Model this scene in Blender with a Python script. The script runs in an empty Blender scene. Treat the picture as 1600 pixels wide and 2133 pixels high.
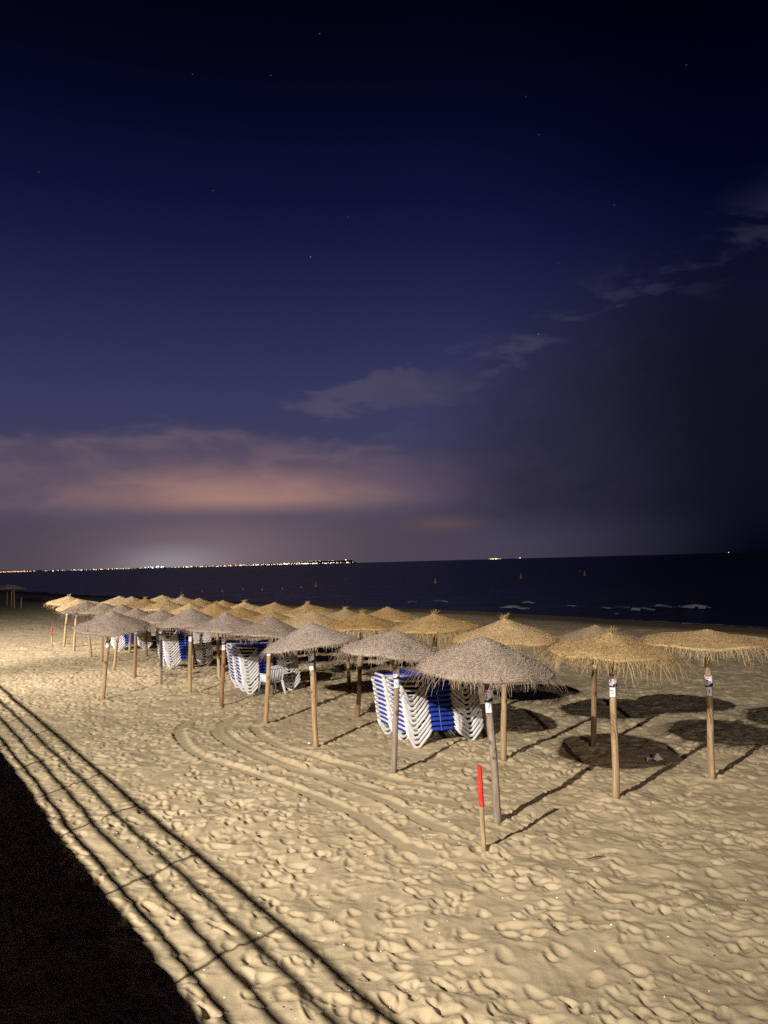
import bpy, math, random
import numpy as np
from mathutils import Vector, Matrix, noise as mnoise

# ------------------------------------------------------------------ camera, sky, exposure
scn = bpy.context.scene
col = scn.collection
R = math.radians

CAM_H = 3.8
cam_d = bpy.data.cameras.new("camera")
cam = bpy.data.objects.new("camera", cam_d)
col.objects.link(cam)
cam_d.sensor_width = 36.0
cam_d.sensor_fit = 'AUTO'
cam_d.lens = 27.0
cam_d.clip_start = 0.05
cam_d.clip_end = 150000.0
_p, _r = math.atan(104 / 1600), R(1.52)
_R0, _F, _U0 = Vector((1, 0, 0)), Vector((0, math.cos(_p), math.sin(_p))), Vector((0, -math.sin(_p), math.cos(_p)))
_Rr = math.cos(_r) * _R0 - math.sin(_r) * _U0
_Uu = math.sin(_r) * _R0 + math.cos(_r) * _U0
cam.matrix_world = Matrix(((_Rr.x, _Uu.x, -_F.x, 0), (_Rr.y, _Uu.y, -_F.y, 0), (_Rr.z, _Uu.z, -_F.z, CAM_H), (0, 0, 0, 1)))
scn.camera = cam
scn.view_settings.view_transform = 'Standard'
scn.view_settings.look = 'None'
scn.view_settings.exposure = 0.0
scn.view_settings.gamma = 1.0
scn.cycles.use_denoising = False
scn.cycles.sample_clamp_indirect = 0.3
scn.cycles.diffuse_bounces = 2

# promenade frame: T runs along the promenade, N points to the sea
TX, TY, NX, NY = -0.556, 0.83, 0.83, 0.556
_l = math.hypot(TX, TY)
TX, TY, NX, NY = TX / _l, TY / _l, TY / _l, -TX / _l
def tn(t, n, z=0.0): return Vector((t * TX + n * NX, t * TY + n * NY, z))
PROM_ANG = math.atan2(TY, TX)

LAMP_T, LAMP_N, LAMP_Z = 1.0, -15.8, 13.2
LAMP_W = 60000.0

def lin(r, g, b):
    def f(c):
        c /= 255.0
        return c / 12.92 if c <= 0.04045 else ((c + 0.055) / 1.055) ** 2.4
    return (f(r), f(g), f(b), 1.0)

# ---- small expression builder for shader maths
class S:
    nt = None
    def __init__(self, s): self.s = s
    @staticmethod
    def op(o, *a, clamp=False):
        n = S.nt.nodes.new('ShaderNodeMath'); n.operation = o; n.use_clamp = clamp
        for i, x in enumerate(a):
            if isinstance(x, S): S.nt.links.new(x.s, n.inputs[i])
            else: n.inputs[i].default_value = float(x)
        return S(n.outputs[0])
    def __add__(a, b): return S.op('ADD', a, b)
    __radd__ = __add__
    def __sub__(a, b): return S.op('SUBTRACT', a, b)
    def __rsub__(a, b): return S.op('SUBTRACT', b, a)
    def __mul__(a, b): return S.op('MULTIPLY', a, b)
    __rmul__ = __mul__
    def __truediv__(a, b): return S.op('DIVIDE', a, b)
    def pw(a, b): return S.op('POWER', a, b)
def smooth(x, a, b):
    n = S.nt.nodes.new('ShaderNodeMapRange'); n.interpolation_type = 'SMOOTHSTEP'
    S.nt.links.new(x.s, n.inputs['Value'])
    n.inputs['From Min'].default_value = a; n.inputs['From Max'].default_value = b
    return S(n.outputs['Result'])
def gauss(x, c, w):
    d = (x - c) * (1.0 / w)
    return S.op('EXPONENT', d * d * -1.0)
def mixc(fac, a, b):
    n = S.nt.nodes.new('ShaderNodeMix'); n.data_type = 'RGBA'; n.clamp_factor = True
    if isinstance(fac, S): S.nt.links.new(fac.s, n.inputs[0])
    else: n.inputs[0].default_value = fac
    for i, x in ((6, a), (7, b)):
        if isinstance(x, S): S.nt.links.new(x.s, n.inputs[i])
        else: n.inputs[i].default_value = x
    return S(n.outputs[2])
def ramp(fac, stops):
    n = S.nt.nodes.new('ShaderNodeValToRGB')
    e = n.color_ramp.elements
    while len(e) < len(stops): e.new(0.5)
    for el, (p_, c_) in zip(e, stops): el.position = p_; el.color = c_
    S.nt.links.new(fac.s, n.inputs[0])
    return S(n.outputs[0])
def nz(vec, scale, detail=4, rough=0.55, dist=0.0):
    n = S.nt.nodes.new('ShaderNodeTexNoise')
    n.inputs['Scale'].default_value = scale; n.inputs['Detail'].default_value = detail
    n.inputs['Roughness'].default_value = rough; n.inputs['Distortion'].default_value = dist
    S.nt.links.new(vec.s, n.inputs['Vector'])
    return S(n.outputs['Fac'])
def comb(x, y, z):
    n = S.nt.nodes.new('ShaderNodeCombineXYZ')
    for i, v in enumerate((x, y, z)):
        if isinstance(v, S): S.nt.links.new(v.s, n.inputs[i])
        else: n.inputs[i].default_value = float(v)
    return S(n.outputs[0])

# ---- night sky: everything laid out by azimuth and elevation
w = bpy.data.worlds.new("World"); scn.world = w; w.use_nodes = True
nt = w.node_tree; S.nt = nt
bg = nt.nodes['Background']
tc = nt.nodes.new('ShaderNodeTexCoord')
sp = nt.nodes.new('ShaderNodeSeparateXYZ'); nt.links.new(tc.outputs['Generated'], sp.inputs[0])
dx_, dy_, dz_ = S(sp.outputs[0]), S(sp.outputs[1]), S(sp.outputs[2])
DEG = 180 / math.pi
az = S.op('ARCTAN2', dx_, dy_) * DEG
el = S.op('ARCSINE', dz_) * DEG
night = ramp(el * (1 / 60.0), [(0.0, lin(72, 68, 88)), (0.10, lin(68, 65, 92)), (0.20, lin(56, 57, 94)), (0.263, lin(45, 47, 84)), (0.322, lin(35, 38, 73)), (0.38, lin(24, 27, 62)),
                               (0.433, lin(15, 18, 51)), (0.51, lin(6, 9, 37)), (0.56, lin(3, 6, 25)), (0.61, lin(2, 3, 18)), (1.0, lin(1, 1, 8))])
low = ramp(el * (1 / 60.0), [(0.0, lin(3, 5, 18)), (0.03, lin(8, 11, 26)), (0.10, lin(17, 19, 34)), (0.20, lin(19, 19, 36)), (0.26, lin(18, 21, 47)), (0.31, lin(13, 16, 47)), (0.38, lin(6, 9, 38)),
                             (0.433, lin(2, 4, 30)), (0.51, lin(1, 2, 20)), (0.61, lin(0, 0, 7)), (1.0, lin(0, 0, 4))])
sky = mixc(smooth(az, 3.0, 27.0), night, low)
wv = comb(az * 0.05, el * 0.13, 0.0)
wv2 = comb(az * 0.12 + el * -0.04, el * 0.2, 3.7)
n1 = nz(wv, 2.2, 6, 0.6, 0.3)
n2 = nz(wv2, 2.6, 6, 0.6, 0.4)
n3 = nz(comb(az * 0.07, el * 0.2, 9.1), 2.6, 5, 0.6, 0.5)
n4 = nz(comb(az * 0.085, el * 0.24, 1.3), 2.0, 8, 0.62, 0.35)
# low haze over the far town
hz = smooth(el, 6.5, 1.0) * smooth(az, 16.0, -4.0)
sky = mixc(hz * 0.85, sky, mixc(gauss(az, -13.0, 9.0), lin(74, 66, 78), lin(122, 103, 108)))
sky = mixc(gauss(az, -15.5, 3.5) * smooth(el, 2.2, 0.2) * 0.55, sky, lin(165, 160, 168))
# cloud bank lit from below
top = 10.3 - S.op('ABSOLUTE', az + 16.0) * 0.10 + (n1 - 0.5) * 5.0
bank = smooth(top - el, -0.35, 0.9) * smooth(el, 2.6, 5.0) * smooth(az, 12.0, -3.0)
bankc = mixc(smooth(n3, 0.35, 0.7), lin(84, 75, 96), lin(103, 88, 102))
sky = mixc(bank * 0.85, sky, bankc)
glow = gauss(az, -11.0, 9.5) * gauss(el, 5.1 , 1.75) * (0.55 + n3 * 0.75)
glow = glow * smooth(el - (n3 - 0.5) * 1.2, 3.2, 5.0)
sky = mixc(glow * 0.95, sky, lin(168, 128, 119))
sky = mixc(gauss(az, 4.6, 2.6) * gauss(el, 2.75, 0.55) * 0.55, sky, lin(112, 84, 80))
# dark overcast to the right, its ragged upper edge climbing with azimuth
edge = 13.4 + (az - 3.0) * 0.36 + (n2 - 0.5) * 5.5
dark = smooth(edge - el, -3.5, 7.0) * smooth(az, 0.0, 12.0) * smooth(el, 1.0, 4.0) * (0.5 + n2 * 0.75)
sky = mixc(dark * 0.8, sky, mixc(smooth(az, 8.0, 25.0), lin(42, 39, 60), lin(15, 15, 29)))
# pale tufts along that edge
tuft = gauss(el - az * 0.36, 11.2, 2.0) * smooth(n4, 0.50, 0.64) * smooth(az, -7.0, -4.5)
sky = mixc(tuft * 0.6, sky, mixc(smooth(az, 2.0, 24.0), lin(80, 76, 102), lin(42, 42, 66)))
bg_ = gauss(az, 1.5, 8.5) * gauss(el - az * 0.12, 12.4, 1.8)
big = smooth(bg_, 0.08, 0.35) * smooth(bg_ + (n4 - 0.5) * 2.4, 0.40, 0.80)
sky = mixc(big * 0.6, sky, mixc(smooth(az, -4.0, 10.0), lin(84, 78, 100), lin(60, 56, 80)))
strength = S.op('ADD', smooth(dz_, -0.02, 0.0), 0.0)
st = None
for (sx, sy, sz, b) in [(-.08202, .92262, .37688, .9), (.1982, .93998, .27775, .75), (-.11414, .82848, .54826, .22), (-.19879, .81542, .54366, .2), (-.36999, .81903, .43851, .25),
                        (-.19151, .87679, .4411, .25), (-.0342, .90736, .41896, .2), (.27774, .86991, .40757, .28), (.18972, .85336, .48557, .25), (.17301, .83614, .52052, .15),
                        (-.0569, .8106, .58283, .25), (.33466, .78609, .51968, .18), (.21889, .90875, .35533, .12), (-.24315, .91759, .31448, .12)]:
    d = nt.nodes.new('ShaderNodeVectorMath'); d.operation = 'DISTANCE'
    nt.links.new(tc.outputs['Generated'], d.inputs[0]); d.inputs[1].default_value = (sx, sy, sz)
    v = smooth(S(d.outputs['Value']), 0.0009, 0.0003) * (b * 0.3)
    st = v if st is None else st + v
sky = mixc(st, sky, (0.85, 0.9, 1.0, 1))
sky = mixc(strength, (0.002, 0.002, 0.006, 1), sky)
nt.links.new(sky.s, bg.inputs['Color'])
bg.inputs['Strength'].default_value = 1.0

# ------------------------------------------------------------------ helpers
def tag(o, label=None, cat=None, group=None, kind=None):
    if label: o['label'] = label
    if cat: o['category'] = cat
    if group: o['group'] = group
    if kind: o['kind'] = kind
    return o
def empty(name, loc, rz=0.0):
    o = bpy.data.objects.new(name, None); col.objects.link(o)
    o.location = loc; o.rotation_euler = (0, 0, rz); o.empty_display_size = 0.1
    return o
def link_mesh(name, me, parent=None, loc=None, rot=None):
    o = bpy.data.objects.new(name, me); col.objects.link(o)
    if parent: o.parent = parent
    if loc is not None: o.location = loc
    if rot is not None: o.rotation_euler = rot
    return o

class MB:
    def __init__(s): s.v, s.f, s.m, s.sm = [], [], [], []
    def box(s, c, d, mi=0, M=None):
        b = len(s.v)
        for z in (-.5, .5):
            for x, y in ((-.5, -.5), (.5, -.5), (.5, .5), (-.5, .5)):
                p = Vector((x * d[0], y * d[1], z * d[2]))
                if M is not None: p = M @ p
                s.v.append((p.x + c[0], p.y + c[1], p.z + c[2]))
        for q in ((3, 2, 1, 0), (4, 5, 6, 7), (0, 1, 5, 4), (1, 2, 6, 5), (2, 3, 7, 6), (3, 0, 4, 7)):
            s.f.append([b + i for i in q]); s.m.append(mi); s.sm.append(False)
    def sweep(s, pts, prof, mi=0, up=(0, 0, 1), cap=True, smooth_=True, scale=None, closed=False):
        """sweep a 2-D profile (side, up) along points"""
        pts = [Vector(p) for p in pts]; n = len(prof); b = len(s.v); up = Vector(up)
        N = len(pts)
        for i, p in enumerate(pts):
            if closed: t = pts[(i + 1) % N] - pts[i - 1]
            else: t = pts[min(i + 1, N - 1)] - pts[max(i - 1, 0)]
            t.normalize()
            u = up - t * up.dot(t)
            if u.length < 1e-4: u = Vector((1, 0, 0)) - t * t.x
            u.normalize(); sd = t.cross(u)
            k = 1.0 if scale is None else scale[i]
            for a, c in prof: s.v.append(tuple(p + sd * a * k + u * c * k))
        for i in range(N if closed else N - 1):
            i2 = (i + 1) % N
            for j in range(n):
                j2 = (j + 1) % n
                s.f.append([b + i * n + j, b + i2 * n + j, b + i2 * n + j2, b + i * n + j2]); s.m.append(mi); s.sm.append(smooth_)
        if cap and not closed:
            s.f.append([b + j for j in range(n)]); s.m.append(mi); s.sm.append(False)
            s.f.append([b + (N - 1) * n + j for j in reversed(range(n))]); s.m.append(mi); s.sm.append(False)
    def tube(s, pts, r, n=8, mi=0, radii=None, closed=False, cap=True):
        prof = [(r * math.cos(2 * math.pi * k / n), r * math.sin(2 * math.pi * k / n)) for k in range(n)]
        s.sweep(pts, prof, mi, up=(0.13, 0.31, 0.94) if abs((Vector(pts[1]) - Vector(pts[0])).normalized().z) < .9 else (1, 0.1, 0), cap=cap,
                scale=None if radii is None else [q / r for q in radii], closed=closed)
    def mesh(s, name, mats):
        me = bpy.data.meshes.new(name); me.from_pydata(s.v, [], s.f)
        for m in (mats if isinstance(mats, (list, tuple)) else [mats]): me.materials.append(m)
        me.polygons.foreach_set('material_index', s.m); me.polygons.foreach_set('use_smooth', s.sm)
        me.update(); return me
    def build(s, name, mats, parent=None, loc=None, rot=None): return link_mesh(name, s.mesh(name, mats), parent, loc, rot)
def rrect(w, h, b):
    """rounded rectangle profile"""
    w, h = w / 2, h / 2
    return [(-w + b, -h), (w - b, -h), (w, -h + b), (w, h - b), (w - b, h), (-w + b, h), (-w, h - b), (-w, -h + b)]

def mat(name, base=(0.5, 0.5, 0.5), rough=0.7, spec=0.3, emit=None, estr=0.0):
    m = bpy.data.materials.new(name); m.use_nodes = True
    b = m.node_tree.nodes['Principled BSDF']
    b.inputs['Base Color'].default_value = (*base[:3], 1); b.inputs['Roughness'].default_value = rough
    b.inputs['Specular IOR Level'].default_value = spec
    if emit is not None:
        b.inputs['Emission Color'].default_value = (*emit[:3], 1); b.inputs['Emission Strength'].default_value = estr
    return m, b
def setup(m): S.nt = m.node_tree; return m.node_tree
def texco(kind='Object'):
    n = S.nt.nodes.new('ShaderNodeTexCoord'); return S(n.outputs[kind])
def geo(out):
    n = S.nt.nodes.new('ShaderNodeNewGeometry'); return S(n.outputs[out])
def objrand():
    n = S.nt.nodes.new('ShaderNodeObjectInfo'); return S(n.outputs['Random'])
def mapv(v, sc):
    n = S.nt.nodes.new('ShaderNodeMapping'); n.inputs['Scale'].default_value = sc
    S.nt.links.new(v.s, n.inputs['Vector']); return S(n.outputs[0])
def bump(h, strength, dist, b):
    n = S.nt.nodes.new('ShaderNodeBump'); n.inputs['Strength'].default_value = strength; n.inputs['Distance'].default_value = dist
    S.nt.links.new(h.s, n.inputs['Height']); S.nt.links.new(n.outputs[0], b.inputs['Normal'])
def setc(b, c): S.nt.links.new(c.s, b.inputs['Base Color'])

M = {}
# sand: dry tan grains with fine dark and pale specks, damp and darker towards the water line
m, b = mat('sand', rough=0.95, spec=0.15); setup(m); M['sand'] = m
pos = geo('Position')
c = mixc(smooth(nz(pos, 1.3, 4), 0.3, 0.7), (0.43, 0.330, 0.200, 1), (0.50, 0.39, 0.24, 1))
c = mixc(smooth(nz(pos, 170.0, 2), 0.58, 0.75) * 0.5, c, (0.27, 0.20, 0.12, 1))
c = mixc(smooth(nz(pos, 95.0, 2), 0.68, 0.76) * 0.6, c, (0.66, 0.56, 0.42, 1))
sp = S.nt.nodes.new('ShaderNodeSeparateXYZ'); S.nt.links.new(pos.s, sp.inputs[0])
wet = smooth(S(sp.outputs[2]) + (nz(pos, 0.35, 3) - 0.5) * 0.12, -0.20, -0.36)
c = mixc(wet, c, (0.17, 0.115, 0.065, 1)); setc(b, c)
bump(nz(pos, 60.0, 5, 0.7) + nz(pos, 14.0, 4, 0.6) * 0.7, 0.55, 0.012, b)
# water
m, b = mat('water', (0.003, 0.005, 0.012), 0.5, 0.0); nt = setup(m); M['water'] = m
pos = geo('Position')
h = nz(mapv(pos, (0.55, 0.55, 1)), 1.0, 5, 0.6, 0.4) + nz(mapv(pos, (0.10, 0.14, 1)), 1.0, 3, 0.5) * 2.0
bump(h, 0.9, 0.45, b)
gl = nt.nodes.new('ShaderNodeBsdfGlossy'); gl.inputs['Roughness'].default_value = 0.22; gl.inputs['Color'].default_value = (0.8, 0.85, 1.0, 1)
nt.links.new(b.inputs['Normal'].links[0].from_socket, gl.inputs['Normal'])
mx = nt.nodes.new('ShaderNodeMixShader'); mx.inputs[0].default_value = 0.27
nt.links.new(b.outputs[0], mx.inputs[1]); nt.links.new(gl.outputs[0], mx.inputs[2]); nt.links.new(mx.outputs[0], nt.nodes['Material Output'].inputs['Surface'])
# foam
m, b = mat('foam', (0.19, 0.20, 0.22), 0.8); M['foam'] = m
# straw: every strand its own tint
def straw(name, a, d, e):
    m, b = mat(name, rough=0.75, spec=0.25); setup(m); M[name] = m
    isl = geo('Random Per Island'); po = texco('Object'); rnd = objrand()
    c = mixc(isl, (*a, 1), (*d, 1))
    c = mixc(smooth(nz(po, 3.0, 4), 0.42, 0.68) * 0.55, c, (*e, 1))
    c = mixc(smooth(nz(po, 55.0, 3), 0.45, 0.62) * 0.45, c, (a[0] * .4, a[1] * .38, a[2] * .36, 1))
    hs = S.nt.nodes.new('ShaderNodeHueSaturation'); S.nt.links.new(c.s, hs.inputs['Color'])
    S.nt.links.new((rnd * 0.3 + 0.85).s, hs.inputs['Value']); S.nt.links.new((rnd * -0.25 + 1.1).s, hs.inputs['Saturation'])
    setc(b, S(hs.outputs[0]))
    bump(nz(po, 70.0, 4, 0.7), 0.8, 0.01, b)
straw('straw_grey', (0.46, 0.345, 0.27), (0.31, 0.23, 0.175), (0.44, 0.33, 0.21))
straw('straw_gold', (0.58, 0.38, 0.175), (0.42, 0.265, 0.115), (0.55, 0.41, 0.19))
straw('straw_pale', (0.46, 0.34, 0.20), (0.32, 0.23, 0.135), (0.40, 0.31, 0.22))
def wood(name, a, d):
    m, b = mat(name, rough=0.8, spec=0.2); setup(m); M[name] = m
    po = texco('Object'); rnd = objrand()
    v = mapv(po, (22, 22, 1.3))
    off = S.nt.nodes.new('ShaderNodeVectorMath'); off.operation = 'ADD'
    S.nt.links.new(v.s, off.inputs[0]); S.nt.links.new(comb(rnd * 40.0, rnd * 17.0, rnd * 9.0).s, off.inputs[1]); v = S(off.outputs[0])
    g = nz(v, 1.6, 6, 0.65, 0.6)
    c = mixc(smooth(g, 0.32, 0.68), (*d, 1), (*a, 1))
    kn = nz(mapv(po, (9, 9, 5)), 1.0, 2)
    c = mixc(smooth(kn, 0.60, 0.70) * 0.8, c, (d[0] * .4, d[1] * .35, d[2] * .3, 1))
    c = mixc(smooth(nz(mapv(po, (6, 6, 1.2)), 1.0, 3), 0.5, 0.7) * 0.4, c, (d[0] * .75, d[1] * .7, d[2] * .6, 1))
    setc(b, c); bump(g, 0.6, 0.006, b)
wood('wood_tan', (0.47, 0.335, 0.19), (0.27, 0.17, 0.085))
wood('wood_brown', (0.33, 0.20, 0.105), (0.17, 0.095, 0.045))
wood('wood_grey', (0.36, 0.285, 0.22), (0.20, 0.145, 0.105))
# plastics, fabric, paint
def plastic(name, base, dirt, rough=0.45):
    m, b = mat(name, rough=rough, spec=0.4); setup(m); M[name] = m
    po = texco('Object')
    c = mixc(smooth(nz(po, 5.0, 5, 0.65), 0.45, 0.75) * 0.5, (*base, 1), (*dirt, 1)); setc(b, c)
    bump(nz(po, 120.0, 2), 0.15, 0.002, b)
plastic('white_plastic', (0.74, 0.70, 0.68), (0.52, 0.46, 0.40))
plastic('chair_plastic', (0.70, 0.68, 0.68), (0.5, 0.45, 0.42), 0.4)
m, b = mat('blue_sling', rough=0.65, spec=0.25); setup(m); M['blue_sling'] = m
po = texco('Object')
setc(b, mixc(smooth(nz(po, 7.0, 4), 0.35, 0.7), (0.018, 0.045, 0.36, 1), (0.032, 0.075, 0.46, 1)))
bump(nz(mapv(po, (420, 420, 420)), 1.0, 2), 0.3, 0.002, b)
m, b = mat('red_paint', rough=0.55, spec=0.35); setup(m); M['red_paint'] = m
po = texco('Object')
c = mixc(smooth(nz(po, 9.0, 4), 0.35, 0.7), (0.56, 0.022, 0.02, 1), (0.66, 0.05, 0.04, 1))
c = mixc(smooth(nz(mapv(po, (30, 30, 9)), 1.6, 4, 0.7), 0.64, 0.70) * 0.8, c, (0.40, 0.24, 0.15, 1)); setc(b, c)
M['label_white'] = mat('label_white', (0.82, 0.79, 0.82), 0.5)[0]
M['band_red'] = mat('band_red', (0.42, 0.05, 0.06), 0.5)[0]
M['band_navy'] = mat('band_navy', (0.022, 0.02, 0.05), 0.5)[0]
M['band_purple'] = mat('band_purple', (0.16, 0.07, 0.2), 0.5)[0]
M['ink'] = mat('ink', (0.05, 0.05, 0.06), 0.6)[0]
M['paper'] = mat('paper', (0.8, 0.8, 0.8), 0.7)[0]
M['rope'] = mat('rope', (0.34, 0.40, 0.55), 0.8)[0]
M['dark_twig'] = mat('dark_twig', (0.04, 0.028, 0.02), 0.9)[0]
M['steel'] = mat('steel', (0.42, 0.43, 0.44), 0.4, 0.5)[0]
M['buoy_yellow'] = mat('buoy_yellow', (0.55, 0.36, 0.05), 0.4, 0.4)[0]
M['buoy_white'] = mat('buoy_white', (0.75, 0.74, 0.70), 0.4, 0.4)[0]
M['hull'] = mat('hull', (0.02, 0.022, 0.03), 0.5)[0]
M['coast'] = mat('coast', (0.02, 0.02, 0.025), 0.95)[0]
M['orange_cloth'] = mat('orange_cloth', (0.55, 0.10, 0.03), 0.85)[0]
m, b = mat('concrete', (0.30, 0.28, 0.25), 0.9); setup(m); M['concrete'] = m
setc(b, mixc(nz(geo('Position'), 3.0, 6), (0.22, 0.2, 0.18, 1), (0.36, 0.33, 0.3, 1)))
for nm, c_, s_ in (('light_white', (1, 0.95, 0.85), 1), ('light_warm', (1, 0.62, 0.25), 1), ('light_orange', (1, 0.36, 0.08), 1), ('light_green', (0.55, 1, 0.75), 1), ('light_blue', (0.6, 0.8, 1), 1), ('light_red', (1, .3, .25), 1)):
    M[nm] = mat(nm, (0, 0, 0), 0.5, 0, c_, 3.2)[0]
for k_ in list(M):
    if k_.startswith('light_'): M[k_].cycles.emission_sampling = 'NONE'
M['lamp_glass'] = mat('lamp_glass', (0.8, 0.8, 0.8), 0.3, 0.5, (1, 0.95, 0.88), 25)[0]; M['lamp_glass'].cycles.emission_sampling = 'NONE'

# ------------------------------------------------------------------ terrain
rng = np.random.default_rng(7)
SH_T = np.array([-60, 20, 46, 62, 73, 110, 149, 178, 240, 400.])
SH_N = np.array([41.3, 41.3, 41.3, 39.4, 38.4, 33.5, 28.3, 27.0, 24.0, 20.])
WATER_Z = -0.4
def base_z(x, y):
    t = x * TX + y * TY; n = x * NX + y * NY
    q = np.interp(t, SH_T, SH_N) - n
    s = np.clip(q / 13.0, 0, 1); s = s * s * (3 - 2 * s)
    return np.where(q > 0, -0.4 + 0.4 * s, np.maximum(-0.4 + 0.06 * q, -3.0))
CS = 0.014
GX0, GX1, GY0, GY1 = -22.0, 20.0, 4.0, 42.0
gw, gh = int((GX1 - GX0) / CS), int((GY1 - GY0) / CS)
def fnoise(scale, seed):
    """smooth noise of the given feature size in metres, unit variance, made small and enlarged"""
    k = max(1, int(scale / CS / 5))
    w_, h_ = gw // k + 3, gh // k + 3
    a = np.random.default_rng(seed).standard_normal((h_, w_)).astype(np.float32)
    fy = np.fft.fftfreq(h_)[:, None]; fx = np.fft.rfftfreq(w_)[None, :]
    s = scale / CS / k * 0.45
    a = np.fft.irfft2(np.fft.rfft2(a) * np.exp(-2 * (math.pi * s) ** 2 * (fx ** 2 + fy ** 2)), s=(h_, w_)).astype(np.float32)
    a /= a.std()
    if k == 1: return a[:gh, :gw]
    yi = np.arange(gh) / k; xi = np.arange(gw) / k
    y0 = yi.astype(int); x0 = xi.astype(int); fy = (yi - y0)[:, None].astype(np.float32); fx = (xi - x0)[None, :].astype(np.float32)
    fy = fy * fy * (3 - 2 * fy); fx = fx * fx * (3 - 2 * fx)
    r0 = a[y0][:, x0] * (1 - fx) + a[y0][:, x0 + 1] * fx
    r1 = a[y0 + 1][:, x0] * (1 - fx) + a[y0 + 1][:, x0 + 1] * fx
    return r0 * (1 - fy) + r1 * fy
Hm = fnoise(2.2, 1) * 0.022 + fnoise(0.6, 2) * 0.014 + fnoise(0.30, 3) * 0.008 - np.abs(fnoise(0.36, 13)) * 0.012 - np.abs(fnoise(0.17, 4)) * 0.004
walked = fnoise(1.3, 21)
def stamp(n, depth, la, lb, keep, rim, skip=None):
    cx = rng.integers(30, gw - 30, n); cy = rng.integers(30, gh - 30, n)
    ang = rng.uniform(0, math.pi, n)
    walk = rng.random(n) < 0.72
    ang = np.where(walk, rng.normal(2.15, 0.38, n), ang)
    if skip is not None:
        ok = walked[cy, cx] > skip
        cx, cy, ang = cx[ok], cy[ok], ang[ok]; n = len(cx)
    L = rng.uniform(la[0], la[1], n) / CS; B = rng.uniform(lb[0], lb[1], n) / CS; D = rng.uniform(depth[0], depth[1], n)
    tiltd = rng.uniform(-0.5, 0.5, n)
    Rr = 17
    yy, xx = np.mgrid[-Rr:Rr + 1, -Rr:Rr + 1].astype(np.float32)
    for i in range(n):
        ca, sa = math.cos(ang[i]), math.sin(ang[i])
        u = (xx * ca + yy * sa) / L[i]; v = (-xx * sa + yy * ca) / (B[i] * (1 - 0.25 * u))
        q = np.sqrt(u * u + v * v)
        ins = np.clip(1.08 - q * q, 0, 1)
        rm = np.exp(-((q - 1.2) / 0.24) ** 2) * rim * D[i] * (1 + 0.6 * u)
        sl = Hm[cy[i] - Rr:cy[i] + Rr + 1, cx[i] - Rr:cx[i] + Rr + 1]
        mean = sl[Rr, Rr] * 0.5
        sl += ins * (keep * (mean - sl) - D[i] * (1 + tiltd[i] * u)) + rm
area = (GX1 - GX0) * (GY1 - GY0)
stamp(int(area * 12), (0.016, 0.036), (0.09, 0.165), (0.05, 0.085), 0.3, 0.2)
# wind and sliding grains soften the old prints
Hs = Hm.copy()
for _ in range(2):
    Hs[1:-1, 1:-1] = (Hs[1:-1, 1:-1] * 2 + Hs[:-2, 1:-1] + Hs[2:, 1:-1] + Hs[1:-1, :-2] + Hs[1:-1, 2:]) / 6
Hm = Hs
stamp(int(area * 18), (0.012, 0.038), (0.07, 0.135), (0.036, 0.066), 0.4, 0.22, -0.8)
Hs = Hm.copy()
Hs[1:-1, 1:-1] = (Hs[1:-1, 1:-1] * 2 + Hs[:-2, 1:-1] + Hs[2:, 1:-1] + Hs[1:-1, :-2] + Hs[1:-1, 2:]) / 6
for _ in range(0):
    H2 = Hs.copy()
    H2[1:-1, 1:-1] = (Hs[1:-1, 1:-1] * 3 + Hs[:-2, 1:-1] + Hs[2:, 1:-1] + Hs[1:-1, :-2] + Hs[1:-1, 2:]) / 7
    Hs = H2
Hm = Hs + fnoise(0.07, 5) * 0.0018 - np.abs(fnoise(0.13, 6)) * 0.003
Hm -= Hm.mean()
# patches where the sand lies calmer
calm = np.clip(fnoise(2.5, 11) * 0.45 - 0.3, 0, 0.5)
Hm = Hm * (1 - calm)
gyy = GY0 + np.arange(gh) * CS; gxx = GX0 + np.arange(gw) * CS
def track(pts, half, depth):
    half -= .005
    P = [Vector((*p, 0)) for p in pts]; Q = []
    for i in range(len(P) - 1):
        p0, p1, p2, p3 = P[max(i - 1, 0)], P[i], P[i + 1], P[min(i + 2, len(P) - 1)]
        for k in range(6):
            s = k / 6
            Q.append(0.5 * ((2 * p1) + (p2 - p0) * s + (2 * p0 - 5 * p1 + 4 * p2 - p3) * s * s + (3 * p1 - p0 - 3 * p2 + p3) * s ** 3))
    Q.append(P[-1])
    xs = [q.x for q in Q]; ys = [q.y for q in Q]
    i0, i1 = int((min(xs) - .6 - GX0) / CS), int((max(xs) + .6 - GX0) / CS)
    j0, j1 = int((min(ys) - .6 - GY0) / CS), int((max(ys) + .6 - GY0) / CS)
    X, Y = np.meshgrid(gxx[i0:i1], gyy[j0:j1]); D = np.full(X.shape, 9.0)
    for a_, b_ in zip(Q[:-1], Q[1:]):
        dx, dy = b_.x - a_.x, b_.y - a_.y; l2 = dx * dx + dy * dy + 1e-9
        s = np.clip(((X - a_.x) * dx + (Y - a_.y) * dy) / l2, 0, 1)
        D = np.minimum(D, np.hypot(X - a_.x - s * dx, Y - a_.y - s * dy))
    D = D + 0.02 * np.sin(X * 7 + Y * 5) + 0.012 * np.sin(X * 19 - Y * 13)
    s = np.clip((half + 0.07 - D) / 0.07, 0, 1); s = s * s * (3 - 2 * s)
    sl = Hm[j0:j1, i0:i1]
    sl += s * (-depth * .4 - 0.93 * sl) + 0.013 * np.exp(-((D - half - 0.09) / 0.055) ** 2)
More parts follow.
